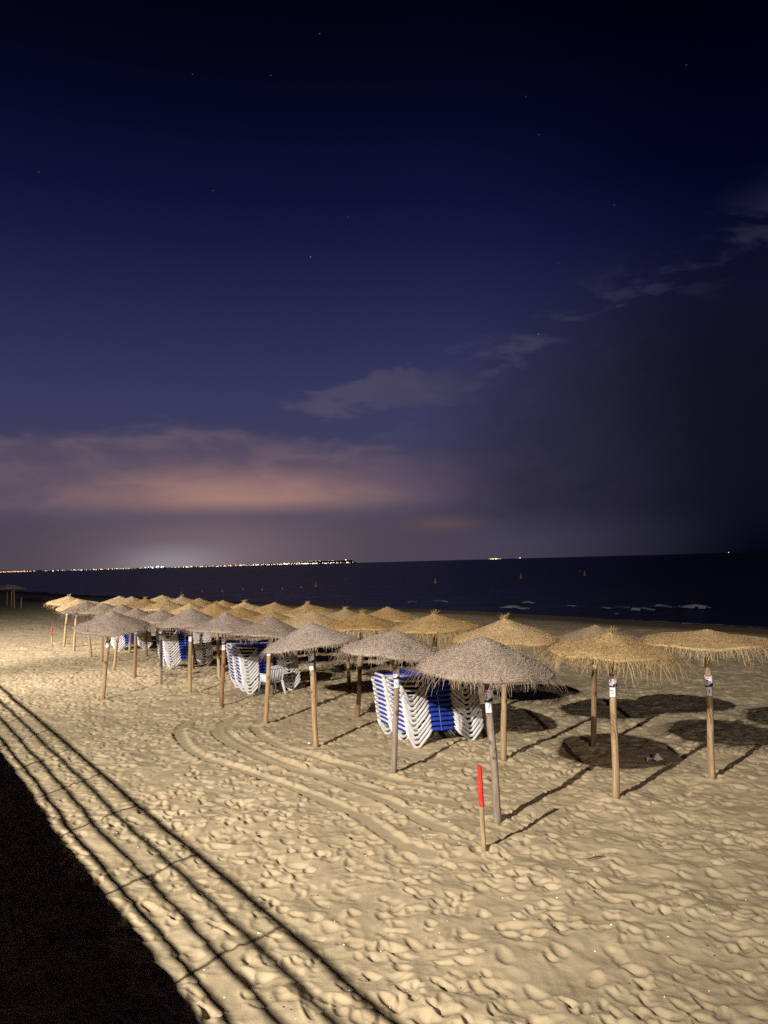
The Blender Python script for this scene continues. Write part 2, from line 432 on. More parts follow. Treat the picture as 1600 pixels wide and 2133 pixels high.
track([(-3.84, 20.78), (-4.71, 19.82), (-4.97, 18.88), (-4.81, 17.79), (-4.32, 16.55), (-3.66, 15.51), (-2.68, 14.43), (-1.86, 13.5), (-1.21, 12.79), (-0.77, 12.2), (-0.42, 11.75), (-0.05, 10.9), (0.19, 10.54), (0.47, 10.33)], 0.09, 0.045)
track([(-3.39, 20.11), (-3.78, 19.7), (-3.92, 18.85), (-3.78, 17.95), (-3.22, 16.74), (-2.49, 15.53), (-1.8, 14.59), (-1.26, 14.06), (-0.62, 13.44), (-0.12, 13.04), (0.46, 12.64), (1.01, 12.32)], 0.10, 0.045)
track([(-3.73, 19.92), (-4.05, 18.87), (-4.01, 18.07), (-3.69, 17.13), (-2.85, 15.78), (-2.09, 14.75), (-1.32, 14.01), (-0.74, 13.35), (-0.33, 12.86), (0.02, 12.31), (0.41, 11.61), (0.79, 11.05)], 0.09, 0.045)
track([(-3.0, 19.37), (-3.18, 18.86), (-3.09, 18.05), (-2.8, 17.29), (-2.21, 16.16), (-1.71, 15.59), (-1.27, 14.99), (-0.8, 14.62), (-0.45, 14.22), (0.19, 13.58), (0.92, 13.04)], 0.09, 0.04)
# sand scuffed up around the feet of the poles
for (px_, py_) in [(1.54, 11.44), (.05, 14.07), (-1.53, 16.16), (-2.97, 18.70), (-4.51, 20.92), (-5.95, 23.23), (-7.39, 25.22), (-8.31, 22.55), (3.55, 12.41), (5.47, 13.37), (2.13, 14.75), (4.03, 15.55), (1.19, 10.31)]:
    i0, j0 = int((px_ - .6 - GX0) / CS), int((py_ - .6 - GY0) / CS); k_ = int(1.2 / CS)
    X, Y = np.meshgrid(gxx[i0:i0 + k_] - px_, gyy[j0:j0 + k_] - py_)
    an = np.arctan2(Y, X); D = np.hypot(X, Y) * (1 + .25 * np.sin(an * 2 + px_ * 9) + .12 * np.sin(an * 5 + py_ * 7))
    Hm[j0:j0 + k_, i0:i0 + k_] += .035 * np.exp(-((D - .17) / .08) ** 2) - .03 * np.exp(-(D / .08) ** 2)
def relief(x, y):
    u = np.abs((x - GX0) / CS); v = np.abs((y - GY0) / CS)
    pw, ph = 2 * (gw - 2), 2 * (gh - 2)
    u = np.mod(u, pw); u = np.where(u > gw - 2, pw - u, u); v = np.mod(v, ph); v = np.where(v > gh - 2, ph - v, v)
    i = np.clip(u.astype(int), 0, gw - 2); j = np.clip(v.astype(int), 0, gh - 2); fu = u - i; fv = v - j
    return (Hm[j, i] * (1 - fu) + Hm[j, i + 1] * fu) * (1 - fv) + (Hm[j + 1, i] * (1 - fu) + Hm[j + 1, i + 1] * fu) * fv
def ground(x, y):
    x = np.asarray(x, float); y = np.asarray(y, float)
    z = base_z(x, y)
    amp = np.clip((z + 0.36) / 0.30, 0.0, 1.0)
    return z + relief(x, y) * (0.08 + 0.92 * amp)
def gz(x, y): return float(ground(x, y))
NXg, NYg = 1250, 1560
ur = np.linspace(-0.85, 0.80, NXg)
yr = np.concatenate([3.6 * np.exp(np.linspace(0, math.log(50 / 3.6), 1400)), 50 * np.exp(np.linspace(0, math.log(260 / 50), 161))[1:]])
Xg = ur[None, :] * yr[:, None]; Yg = np.repeat(yr[:, None], NXg, 1)
Zg = ground(Xg, Yg)
V = np.stack([Xg, Yg, Zg], -1).reshape(-1, 3)
idx = np.arange(NXg * NYg).reshape(NYg, NXg)
F = np.stack([idx[:-1, :-1], idx[:-1, 1:], idx[1:, 1:], idx[1:, :-1]], -1).reshape(-1, 4)
# the rest of the beach beyond the detailed fan, a coarse sheet a little lower
cx = np.linspace(-420, 260, 86); cy = np.linspace(-120, 460, 74)
Xc, Yc = np.meshgrid(cx, cy); Zc = base_z(Xc, Yc) - 0.12
idc = np.arange(Xc.size).reshape(Xc.shape) + len(V)
Fc = np.stack([idc[:-1, :-1], idc[:-1, 1:], idc[1:, 1:], idc[1:, :-1]], -1).reshape(-1, 4)
V = np.concatenate([V, np.stack([Xc, Yc, Zc], -1).reshape(-1, 3)]); F = np.concatenate([F, Fc])
me = bpy.data.meshes.new('sand_beach')
me.vertices.add(len(V)); me.vertices.foreach_set('co', V.astype(np.float32).ravel())
me.loops.add(F.size); me.loops.foreach_set('vertex_index', F.astype(np.int32).ravel())
me.polygons.add(len(F)); me.polygons.foreach_set('loop_start', np.arange(0, F.size, 4, dtype=np.int32))
me.polygons.foreach_set('use_smooth', np.ones(len(F), bool))
me.update(calc_edges=True); me.materials.append(M['sand'])
tag(link_mesh('sand_beach', me), 'pale trampled beach sand with footprints and tyre tracks', 'beach', kind='structure')

# sea
mb = MB(); Lw = 70000
mb.v = [(-Lw, -200, WATER_Z), (Lw, -200, WATER_Z), (Lw, Lw, WATER_Z), (-Lw, Lw, WATER_Z)]; mb.f = [[0, 1, 2, 3]]; mb.m = [0]; mb.sm = [False]
tag(mb.build('sea', M['water']), 'dark night sea reaching the horizon', 'sea', kind='structure')
# surf: low broken crests
mb = MB(); rs = random.Random(3)
def crest(a, b_, width, hgt, thr):
    a = Vector((*a, WATER_Z)); b_ = Vector((*b_, WATER_Z)); d = b_ - a; L = d.length; d.normalize(); s = Vector((-d.y, d.x, 0))
    nu, nv = max(6, int(L / 0.22)), 9; base = len(mb.v); ok = {}
    sd = rs.uniform(0, 99)
    for i in range(nu):
        for j in range(nv):
            u = i / (nu - 1); v = j / (nv - 1) - 0.5
            wob = mnoise.noise(Vector((u * L * .35, sd, 0))) * width * .8
            env = math.sin(math.pi * u) ** .6 * math.cos(math.pi * v)
            nn = mnoise.fractal(Vector((u * L * .55, v * 3 + sd, 2.0)), 1.0, 2.0, 4)
            p = a + d * (u * L) + s * (v * width + wob)
            ok[(i, j)] = env + nn * .75 > thr + .12
            mb.v.append((p.x, p.y, WATER_Z + 0.01 + max(0, env) * hgt * (1 + nn)))
    for i in range(nu - 1):
        for j in range(nv - 1):
            if ok[(i, j)] and ok[(i + 1, j + 1)]:
                k = base + i * nv + j
                mb.f.append([k, k + nv, k + nv + 1, k + 1]); mb.m.append(0); mb.sm.append(True)
for a_, b_, wd, hg, th in [((9.8, 65.6), (12.2, 62.3), 1.5, .28, .35), ((11.7, 70.2), (13.1, 68.6), 1.2, .25, .4), ((14.6, 64.1), (15.5, 63.5), 1.3, .25, .35), ((16.5, 61.1), (17.6, 59.8), 1.2, .2, .4),
                           ((18.0, 58.5), (19.9, 56.5), 1.5, .3, .3), ((21.0, 61.9), (24.6, 57.8), 1.5, .3, .35), ((15.5, 55.0), (16.4, 54.0), 1.0, .1, .5), ((4.6, 77.8), (6.3, 75.0), 1.3, .28, .35),
                           ((18.0, 62.6), (19.2, 61.0), 1.0, .1, .5), ((13.6, 52.9), (21.8, 41.6), 1.1, .05, .52), ((-76, 163), (-59, 140), 1.2, .05, .45), ((2, 79), (3.6, 77.3), 1.0, .1, .42)]:
    crest(a_, b_, wd, hg, th)
tag(mb.build('surf_foam', M['foam']), 'pale broken foam crests near the water line', 'foam', kind='stuff')

# far coast with its town lights
mb = MB(); rs = random.Random(11)
prof = []
for i in range(161):
    x = -4200 + (4200 - 236) * i / 160
    hgt = np.interp(x, [-4200, -3000, -2700, -2500, -1900, -1500, -1000, -760, -560, -300, -253, -236], [14, 12, 10, 7, 8, 9, 13, 19, 24, 25, 23, 2]) + mnoise.noise(Vector((x * .006, 0, 0))) * 3
    prof.append((x, max(hgt, 1.0)))
for x, h_ in prof:
    y = 6000 + 250 * mnoise.noise(Vector((x * .002, 3, 0)))
    mb.v += [(x, y, -1), (x, y + 30, h_ * .55), (x, y + 140, h_), (x, y + 500, h_ * .4), (x, y + 700, -1)]
for i in range(160):
    for j in range(4):
        k = i * 5 + j
        mb.f.append([k, k + 5, k + 6, k + 1]); mb.m.append(0); mb.sm.append(True)
tag(mb.build('far_coast', M['coast']), 'low dark headland across the bay under scattered lights', 'coast', kind='structure')
mb = MB(); LM = [M[k] for k in ('light_white', 'light_warm', 'light_orange', 'light_green', 'light_blue', 'light_red')]
def glowdot(x, y, z, r, mi):
    r *= .72
    b0 = len(mb.v)
    mb.v += [(x - r, y, z), (x + r, y, z), (x, y, z - r), (x, y, z + r), (x, y - r, z), (x, y + r, z)]
    for q in ((0, 2, 4), (2, 1, 4), (1, 3, 4), (3, 0, 4), (2, 0, 5), (1, 2, 5), (3, 1, 5), (0, 3, 5)):
        mb.f.append([b0 + i for i in q]); mb.m.append(mi); mb.sm.append(False)
def lights(x0, x1, n, z0, z1, r0, r1, wts):
    for _ in range(n):
        x = rs.uniform(x0, x1)
        glowdot(x, 5700 + rs.uniform(-20, 20), rs.uniform(z0, z1), rs.uniform(r0, r1), rs.choices(range(6), wts)[0])
lights(-3300, -2660, 170, 2.5, 6, 1.6, 3.6, (1, 4, 7, 0, 0, 0))
lights(-2760, -2600, 18, 3, 9, 2.0, 4.5, (2, 7, 3, 0, 0, 0))
lights(-2560, -2330, 14, 3, 9, 1.2, 3.2, (4, 3, 0, 1, 1, 2))
lights(-2330, -2000, 22, 2, 8, 1.2, 3.6, (5, 3, 0, 0, 2, 1))
lights(-2150, -1980, 14, 3, 8, 1.5, 3.5, (1, 6, 3, 0, 0, 0))
lights(-2000, -1780, 18, 3, 9, 1.3, 3.6, (5, 3, 1, 0, 0, 2))
lights(-1780, -1640, 26, 3, 16, 2.2, 6.0, (7, 1, 0, 4, 1, 0))
lights(-1640, -1480, 10, 3, 9, 1.2, 3.0, (5, 4, 0, 1, 0, 0))
lights(-3300, -240, 420, 2.5, 6, .8, 1.6, (4, 5, 2, 0, 0, 0))
lights(-1500, -1000, 90, 3, 9, 1.3, 3.8, (6, 5, 1, 0, 0, 1))
lights(-1120, -940, 16, 8, 15, 1.5, 3.6, (2, 2, 0, 1, 0, 4))
lights(-1000, -240, 130, 4, 10, 1.6, 4.4, (8, 5, 1, 0, 0, 0))
lights(-760, -560, 34, 6, 15, 2.0, 4.6, (6, 6, 0, 0, 0, 0))
lights(-620, -380, 16, 20, 26, 1.2, 2.6, (5, 2, 0, 0, 0, 1))
glowdot(-292, 5690, 27, 6, 0); glowdot(-2440, 5650, 2, 6.5, 4); glowdot(-2230, 5650, 3, 5.5, 4)
tag(mb.build('town_lights', LM), 'string of tiny white and amber town lights along the far shore', 'lights', kind='stuff')
# lit ships at anchor
def ship(label, x, y, L, lamps):
    r = empty('anchored_ship', (x, y, WATER_Z)); tag(r, label, 'ship')
    h = MB(); n = 12
    for i in range(n):
        u = i / (n - 1); wd = L * .08 * min(1, math.sin(math.pi * min(1, u * .75 + .12)) * 1.3)
        sh = 4 + 2.2 * abs(u - .45) ** 2 * 4
        h.v += [((u - .5) * L, -wd, sh), ((u - .5) * L, -wd * .6, -1), ((u - .5) * L, wd * .6, -1), ((u - .5) * L, wd, sh)]
    for i in range(n - 1):
        for j in range(3):
            k = i * 4 + j; h.f.append([k, k + 4, k + 5, k + 1]); h.m.append(0); h.sm.append(True)
        k = i * 4; h.f.append([k + 3, k + 7, k + 4, k]); h.m.append(0); h.sm.append(False)
    h.build('hull', M['hull'], r)
    c = MB(); c.box((-L * .3, 0, 8), (L * .16, L * .1, 8)); c.box((-L * .3, 0, 13), (L * .1, L * .07, 3)); c.tube([(-L * .28, 0, 14), (-L * .28, 0, 20)], .4, 6); c.build('superstructure', M['hull'], r)
    for (lx, lz, lr, mi) in lamps:
        global mb
        mb = MB(); glowdot(0, 0, 0, lr, 0); mb.build('deck_light', LM[mi], r, (lx, -L * .1 - lr, lz))
ship('brightly lit ship anchored on the horizon beyond the buoys', 851, 6000, 90, [(-34, 6, 5.0, 1), (-24, 7, 4, 0), (-14, 5, 6.5, 0), (-2, 8, 3.2, 1), (8, 6, 7.5, 0), (20, 5, 4.5, 1), (32, 5, 3.0, 1), (44, 5, 2.6, 0), (-44, 5, 2.6, 2)])
ship('small ship with one white light just right of the bright anchored ship', 1049, 6000, 40, [(0, 8, 5.0, 0), (-14, 5, 2.2, 1)])
ship('lone faint ship light at the far right of the horizon', 2674, 6000, 40, [(0, 7, 4.2, 4)])

# ------------------------------------------------------------------ promenade behind the camera: deck, wall, railing, lamps
DECK_Z, EDGE_N = 2.07, -0.47
mb = MB()
rot = Matrix.Rotation(PROM_ANG, 3, 'Z')
def promenade_box(t0, t1, n0, n1, z0, z1):
    c = tn((t0 + t1) / 2, (n0 + n1) / 2, (z0 + z1) / 2)
    mb.box(c, (t1 - t0, n1 - n0, z1 - z0), 0, rot)
promenade_box(-40, 160, -30, EDGE_N, -1.0, DECK_Z)
tag(mb.build('promenade', M['concrete']), 'raised concrete promenade whose edge shades the sand', 'promenade', kind='structure')
rail = empty('promenade_railing', tn(0, EDGE_N - .06, DECK_Z), PROM_ANG)
tag(rail, 'steel railing with three wires along the promenade edge, casting line shadows', 'railing')
for z_, r_, nm in ((0.765, .03, 'top_rail'), (0.555, .025, 'rail_wire'), (0.34, .025, 'rail_wire'), (0.14, .025, 'rail_wire')):
    mb = MB(); mb.tube([(-12 + 8 * k, 0, z_) for k in range(20)], r_, 8); mb.build(nm, M['steel'], rail)
pm = MB(); pm.tube([(0, 0, 0), (0, 0, .38), (0, 0, .745)], .02, 8); pm.box((0, 0, .006), (.09, .07, .012)); pme = pm.mesh('rail_post', M['steel'])
for k in range(62): link_mesh('rail_post', pme, rail, (-11.3 + 1.95 * k, 0, 0))
def street_lamp(t, n, watts, aim, label, size, blend=1.0):
    r = empty('street_lamp', tn(t, n, DECK_Z), PROM_ANG); tag(r, label, 'street lamp', 'street lamps on the promenade')
    top = LAMP_Z - DECK_Z
    p = MB(); p.tube([(0, -.9, 0), (0, -.9, top * .5), (0, -.9, top * .93), (0, -.7, top + .12), (0, -.3, top + .2)], .11, 12, radii=[.13, .1, .075, .06, .05]); p.box((0, -.9, .1), (.4, .4, .2)); p.build('pole', M['steel'], r)
    h = MB(); h.sweep([(0, -.42, top + .2), (0, -.2, top + .2), (0, .2, top + .19), (0, .42, top + .18)], rrect(.34, .12, .04), scale=[.5, 1, 1, .6]); hd = h.build('lamp_head', M['steel'], r)
    g = MB(); g.box((0, .05, top + .128), (.2, .4, .012)); g.build('lens', M['lamp_glass'], hd)
    ld = bpy.data.lights.new('street_lamp_light', 'SPOT'); ld.energy = watts; ld.shadow_soft_size = .135
    ld.color = (1.0, 0.95, 0.88); ld.spot_size = R(size); ld.spot_blend = blend
    lo = bpy.data.objects.new('street_lamp_light', ld); col.objects.link(lo)
    P = tn(t, n, LAMP_Z); d = (Vector(aim) - P).normalized()
    lo.parent = r
    lo.matrix_parent_inverse = (Matrix.Translation(tn(t, n, DECK_Z)) @ Matrix.Rotation(PROM_ANG, 4, 'Z')).inverted()
    lo.location = P; lo.rotation_euler = d.to_track_quat('-Z', 'Y').to_euler()
    return r
street_lamp(LAMP_T, LAMP_N, LAMP_W, (-12.0, 16.0, 0), 'tall street lamp behind the viewer lighting the beach', 136)
street_lamp(33.0, LAMP_N, 86000.0, (-22.0, 33.0, 0), 'second tall street lamp farther along the promenade to the left', 102)
street_lamp(-31.0, LAMP_N, 25000.0, (3.0, 14.0, 0), 'third tall lamp, added on the right to fill the beach shadows', 150)  # added fill lamp, lifts the parasol shadows and the shaded lounger stacks

# ------------------------------------------------------------------ thatched umbrellas
def canopy_meshes(seed, straw_m, Rr, hh, power, droop, nblade, nfr, tuft, flen):
    rs = random.Random(seed)
    NA, NR = 96, 84
    sag = [rs.uniform(-1, 1) for _ in range(6)]
    def surf(s, th):
        lump = mnoise.fractal(Vector((math.cos(th) * s * 3 + seed, math.sin(th) * s * 3, seed * 1.7)), 1.0, 2.0, 3)
        rad = Rr * s * (1 + .035 * math.sin(3 * th + sag[0] * 3) * s + .02 * math.sin(7 * th + sag[1] * 5) * s)
        z = -hh * (s ** power if power < .89 else .84 * s ** 1.28 + .16 * s ** .55) - droop * max(0, (s - .8) / .2) ** 2 + lump * .022 * min(1, s * 3)
        z += .035 * s * s * (sag[2] * math.sin(2 * th + sag[3]) + sag[4] * .6 * math.sin(5 * th + sag[5]))
        z += .005 * math.sin(2 * math.pi * s * Rr / .05 + lump * 2)
        return Vector((rad * math.cos(th), rad * math.sin(th), z))
    m = MB()
    for i in range(NR + 1):
        s = max(i / NR, .012)
        for j in range(NA): m.v.append(tuple(surf(s, 2 * math.pi * j / NA)))
    for i in range(NR):
        for j in range(NA):
            j2 = (j + 1) % NA
            m.f.append([i * NA + j, (i + 1) * NA + j, (i + 1) * NA + j2, i * NA + j2]); m.m.append(0); m.sm.append(True)
    base = len(m.v)                                   # underside
    for i in range(NR // 12 + 1):
        s = max(i * 12 / NR, .012)
        for j in range(NA):
            p = surf(s, 2 * math.pi * j / NA); m.v.append((p.x * .985, p.y * .985, p.z - .035))
    for i in range(NR // 12):
        for j in range(NA):
            j2 = (j + 1) % NA
            m.f.append([base + i * NA + j, base + i * NA + j2, base + (i + 1) * NA + j2, base + (i + 1) * NA + j]); m.m.append(0); m.sm.append(True)
    for j in range(NA):
        j2 = (j + 1) % NA
        m.f.append([NR * NA + j, base + NR // 12 * NA + j, base + NR // 12 * NA + j2, NR * NA + j2]); m.m.append(0); m.sm.append(True)
    def blade(mm, pts, w0, w1, side):
        b0 = len(mm.v); k = len(pts)
        for i, p in enumerate(pts):
            wd = (w0 + (w1 - w0) * i / (k - 1)) * .5
            mm.v.append(tuple(p - side * wd)); mm.v.append(tuple(p + side * wd))
        for i in range(k - 1):
            mm.f.append([b0 + 2 * i, b0 + 2 * i + 1, b0 + 2 * i + 3, b0 + 2 * i + 2]); mm.m.append(0); mm.sm.append(False)
    for _ in range(nblade):
        s = math.sqrt(rs.uniform(.0004, 1)); th = rs.uniform(0, 2 * math.pi)
        p = surf(s, th); rd = Vector((math.cos(th), math.sin(th), 0)); tg = Vector((-math.sin(th), math.cos(th), 0))
        dn = (surf(min(1, s + .03), th) - surf(max(.01, s - .03), th)).normalized()
        nrm = tg.cross(dn); nrm = nrm if nrm.z > 0 else -nrm
        a = rs.gauss(0, .7)
        d = (tg * math.cos(a) * rs.choice((-1, 1)) + dn * (math.sin(a) * .6 + .25) + nrm * rs.uniform(.0, .30)).normalized()
        L = rs.uniform(.02, .065)
        if s > .95: continue
        mid = p + d * L * .55 + nrm * .004; end = p + d * L + dn * L * .15 - Vector((0, 0, L * .25))
        blade(m, [p, mid, end], rs.uniform(.006, .009), .004, (nrm.cross(d) + nrm * rs.uniform(-.6, .6)).normalized())
    can = m.mesh('canopy', M[straw_m])
    f = MB(); NT = 46                                  # fringe falls in loose tufts
    tl = [rs.uniform(.3, 1.25) for _ in range(NT)]; tb = [rs.gauss(0, .25) for _ in range(NT)]
    for _ in range(nfr):
        k = rs.randrange(NT); th = 2 * math.pi * (k + .5 + rs.gauss(0, .38)) / NT
        s = rs.uniform(.93, 1.0); p = surf(s, th) - Vector((0, 0, rs.uniform(0, .02)))
        rd = Vector((math.cos(th), math.sin(th), 0)); tg = Vector((-math.sin(th), math.cos(th), 0))
        L = flen * tl[k] * rs.uniform(.55, 1.25); out = rs.uniform(.25, .95)
        d = rd * out + tg * (tb[k] + rs.gauss(0, .3)) + Vector((0, 0, rs.uniform(-.45, .15)))
        pts = [p]; q = p.copy(); v = d.normalized()
        for i in range(4):
            q = q + v * (L / 4); pts.append(q.copy()); v = (v + Vector((rs.gauss(0, .22), rs.gauss(0, .22), -.55))).normalized()
        blade(f, pts, rs.uniform(.006, .010), .003, tg if rs.random() < .7 else (tg + rd).normalized())
    ring = [surf(.985, 2 * math.pi * j / 72) + Vector((0, 0, -.004 + .006 * math.sin(j * 2.1))) for j in range(72)]
    f.tube(ring, .014, 6, closed=True)
    fr = f.mesh('fringe', M[straw_m])
    tm = None
    if tuft:
        t_ = MB()
        for _ in range(90):
            th = rs.uniform(0, 2 * math.pi); p = Vector((math.cos(th) * rs.uniform(0, .07), math.sin(th) * rs.uniform(0, .07), -.03))
            d = Vector((math.cos(th) * rs.uniform(.1, 1.0), math.sin(th) * rs.uniform(.1, 1.0), 1)).normalized(); L = rs.uniform(.05, .14)
            blade(t_, [p, p + d * L * .6, p + d * L + Vector((d.x, d.y, -.3)) * L * .3], .008, .003, Vector((-d.y, d.x, .1)).normalized())
        tm = t_.mesh('top_tuft', M[straw_m])
    return can, fr, tm
print('building thatch')
VAR = {'grey': [canopy_meshes(21, 'straw_grey', 0.98, .41, .95, .03, 11000, 620, False, .30), canopy_meshes(22, 'straw_grey', 0.99, .40, 1.0, .04, 11000, 620, False, .28), canopy_meshes(23, 'straw_grey', 1.0, .46, .86, .02, 11000, 480, False, .22), canopy_meshes(24, 'straw_grey', 1.02, .44, .80, .02, 11000, 560, False, .28)],
       'gold': [canopy_meshes(31, 'straw_gold', 1.0, .36, .82, .03, 11000, 600, False, .27), canopy_meshes(32, 'straw_gold', 1.01, .36, .80, .03, 11000, 600, True, .28), canopy_meshes(33, 'straw_gold', 1.0, .31, .78, .03, 11000, 900, True, .36)],
       'pale': [canopy_meshes(41, 'straw_pale', 1.0, .33, .88, .03, 9000, 520, False, .25)],
       'flat': [canopy_meshes(51, 'straw_gold', 1.08, .20, .70, .02, 11000, 950, False, .34)]}

def patch(mb_, a0, a1, z0, z1, rad, na, nz_, fn, axis_fn):
    b0 = len(mb_.v)
    for j in range(nz_ + 1):
        z = z0 + (z1 - z0) * j / nz_; c = axis_fn(z)
        for i in range(na + 1):
            a = a0 + (a1 - a0) * i / na; mb_.v.append((c[0] + rad * math.cos(a), c[1] + rad * math.sin(a), z))
    for j in range(nz_):
        for i in range(na):
            k = b0 + j * (na + 1) + i
            mb_.f.append([k, k + 1, k + na + 2, k + na + 1]); mb_.m.append(fn((i + .5) / na, (j + .5) / nz_)); mb_.sm.append(True)
def band_fn(u, v):
    # 0 white, 1 red, 2 navy, 3 purple ; u left to right, v bottom to top
    if v > .86: return 1 if .22 < u < .62 else (0 if u > .7 else 1 if u < .1 else 0)
    if .70 < v < .77 and .08 < u < .56: return 3
    if v < .09: return 2
    if u > .48 and v < .34 - (.9 - u) * .35: return 2
    if u > .80 and .40 < v < .66: return 2
    if u > .84 and .70 < v < .80: return 2
    if .30 < u < .44 and .24 < v < .62 and int(v * 40) % 3 != 0: return 3
    if .80 < v < .83 and .2 < u < .5: return 3
    return 0
def digit_mesh(txt):
    cu = bpy.data.curves.new('number', 'FONT'); cu.body = txt; cu.size = 1.0; cu.align_x = 'CENTER'; cu.align_y = 'CENTER'; cu.extrude = 0.0
    ob = bpy.data.objects.new('number', cu); col.objects.link(ob)
    dg = bpy.context.evaluated_depsgraph_get(); dg.update()
    me = bpy.data.meshes.new_from_object(ob.evaluated_get(dg)); bpy.data.objects.remove(ob); bpy.data.curves.remove(cu)
    co = np.array([v.co[:] for v in me.vertices]); fs = [list(p.vertices) for p in me.polygons]; bpy.data.meshes.remove(me)
    return co, fs

def umbrella(x, y, ax, ay, h, kind, var, woodm, label, group, band=None, num=None, pr=.055, tilt=(0, 0), spin=0.0, scale=1.0, kink=0.0, bandw=None, seed=0):
    rs = random.Random(seed * 17 + 5)
    z0 = gz(x, y) - .01
    r = empty('thatched_umbrella', (x, y, z0)); tag(r, label, 'parasol', group)
    dxa, dya = ax - x, ay - y; hz_ = h - z0
    p1, p2 = rs.uniform(0, 6), rs.uniform(0, 6)
    def axis(z):
        k = z / hz_
        return (dxa * k + kink * math.sin(k * 4.2 + p1) + .006 * math.sin(k * 11 + p2), dya * k + kink * .6 * math.sin(k * 5 + p2), z)
    p = MB(); N = 26
    zs = [-.35 + (hz_ - .05 + .35) * i / (N - 1) for i in range(N)]
    rad = [pr * (1.06 - .14 * max(0, z) / hz_ + .05 * mnoise.noise(Vector((z * 2.4, seed * 3.3, 0)))) for z in zs]
    p.tube([axis(z) for z in zs], pr, 14, radii=rad); p.build('pole', M[woodm], r)
    can, fr, tf = VAR[kind][var]
    c = link_mesh('canopy', can, r, (dxa, dya, hz_)); c.rotation_euler = (R(tilt[0]), R(tilt[1]), spin); c.scale = (scale, scale, scale * rs.uniform(.94, 1.06))
    link_mesh('fringe', fr, c)
    if tf: link_mesh('top_tuft', tf, c)
    if band:
        zl, big = band
        ca = math.atan2(-y, -x) + rs.uniform(-.15, .15)
        ra = pr * 1.075 + .003
        if big:
            b_ = MB(); patch(b_, ca - 1.9, ca + 1.9, zl + .085, zl + .275, ra + .002, 44, 30, band_fn, axis)
            b_.build('printed_band', [M['label_white'], M['band_red'], M['band_navy'], M['band_purple']], r)
        else:
            b_ = MB(); patch(b_, ca - 1.9, ca + 1.9, zl + .08, zl + .22, ra + .002, 16, 8, lambda u, v: 2 if (v < .3 or (u > .6 and v < .6)) else 0, axis)
            b_.build('printed_band', [M['label_white'], M['band_red'], M['band_navy']], r)
        l_ = MB(); patch(l_, ca - .95, ca + .55, zl - .075, zl + .072, ra + .0035, 12, 4, lambda u, v: 0, axis); lo = l_.build('number_label', M['label_white'], r)
        if num:
            co, fs = digit_mesh(num); d = MB(); cc = ca - .2
            for q in co:
                a = cc + q[0] * .085 / ra; z = zl + q[1] * .085; e = axis(z); d.v.append((e[0] + (ra + .0055) * math.cos(a), e[1] + (ra + .0055) * math.sin(a), z))
            d.f = fs; d.m = [0] * len(fs); d.sm = [False] * len(fs); d.build('number', M['ink'], lo)
    return r

FR = 'parasols in the front row by the promenade'; MR = 'parasols in the middle row'; SR = 'parasols in the row nearest the sea'
# the front row (x, y, apex x, apex y, apex height, kind, variant, wood, label, ...)
A = [
 (1.54, 11.44, 1.42, 11.40, 2.66, 'grey', 0, 'wood_grey', 'largest grey parasol, leaning pole, closest to the red-topped stake', dict(band=(1.68, True), num='7', tilt=(5, 1), spin=.6)),
 (.05, 14.07, .14, 14.05, 2.56, 'grey', 1, 'wood_grey', 'broad grey parasol on a crooked dark pole before the nearest lounger stacks', dict(band=(1.67, True), num='5', kink=.035, tilt=(5, -2), spin=2.2, pr=.052)),
 (-1.53, 16.16, -1.62, 16.18, 2.60, 'grey', 2, 'wood_tan', 'grey peaked parasol on a pale leaning pole inside the tyre tracks', dict(band=(1.70, True), tilt=(4, 3), spin=4.0)),
 (-2.97, 18.70, -2.80, 18.72, 2.58, 'grey', 2, 'wood_tan', 'grey parasol whose pole stands in front of the white plastic chair', dict(band=(1.73, True), spin=3.1, tilt=(4, -3))),
 (-4.51, 20.92, -4.36, 20.92, 2.57, 'grey', 3, 'wood_brown', 'grey-brown parasol with pole left of the stacks beside the chair', dict(band=(1.62, False), spin=5.2)),
 (-5.95, 23.23, -5.89, 23.23, 2.59, 'grey', 2, 'wood_tan', 'grey parasol over the stacks topped with orange cloth', dict(band=(1.64, False), spin=1.1)),
 (-7.39, 25.22, -7.37, 25.22, 2.48, 'grey', 3, 'wood_grey', 'shaggy grey parasol on a dark pole left of the orange-topped stacks', dict(band=(1.60, False), spin=2.6, tilt=(3, 2))),
 (-8.87, 27.19, -8.81, 27.19, 2.43, 'grey', 2, 'wood_brown', 'weathered grey parasol, reddish pole, before the farthest lounger stacks', dict(band=(1.60, False), spin=.3)),
 (-10.36, 29.31, -10.05, 29.31, 2.49, 'grey', 3, 'wood_tan', 'grey parasol whose pale pole stands left of the farthest lounger stacks', dict(band=(1.63, False), spin=4.4)),
 (-11.71, 31.75, -11.67, 31.75, 2.43, 'pale', 0, 'wood_tan', 'tan parasol peeping out behind the wide grey parasol set forward', dict(band=(1.63, False), spin=1.8)),
 (-12.93, 33.76, -13.12, 33.76, 2.47, 'grey', 3, 'wood_tan', 'small greyish parasol just right of the two golden end parasols', dict(spin=3.8)),
 (-14.79, 36.53, -14.63, 36.53, 2.46, 'gold', 0, 'wood_tan', 'golden parasol with ragged drooping fringe, second from the far left end', dict(band=(1.68, False), spin=.9, tilt=(0, -6))),
 (-15.98, 38.24, -15.72, 38.24, 2.56, 'gold', 1, 'wood_tan', 'golden ragged parasol at the far left end of the field', dict(band=(1.68, False), spin=2.9, tilt=(0, -6))),
]
for i, (x, y, ax, ay, h, k, v, wd, lb, kw) in enumerate(A): umbrella(x, y, ax, ay, h, k, v, wd, lb, FR, seed=i, **kw)
umbrella(-8.31, 22.55, -8.03, 22.55, 2.60, 'grey', 2, 'wood_tan', 'wide smooth grey parasol standing forward of the front row on its own', FR, band=(1.64, True), tilt=(3, 5), spin=5.5, scale=1.06, seed=60)
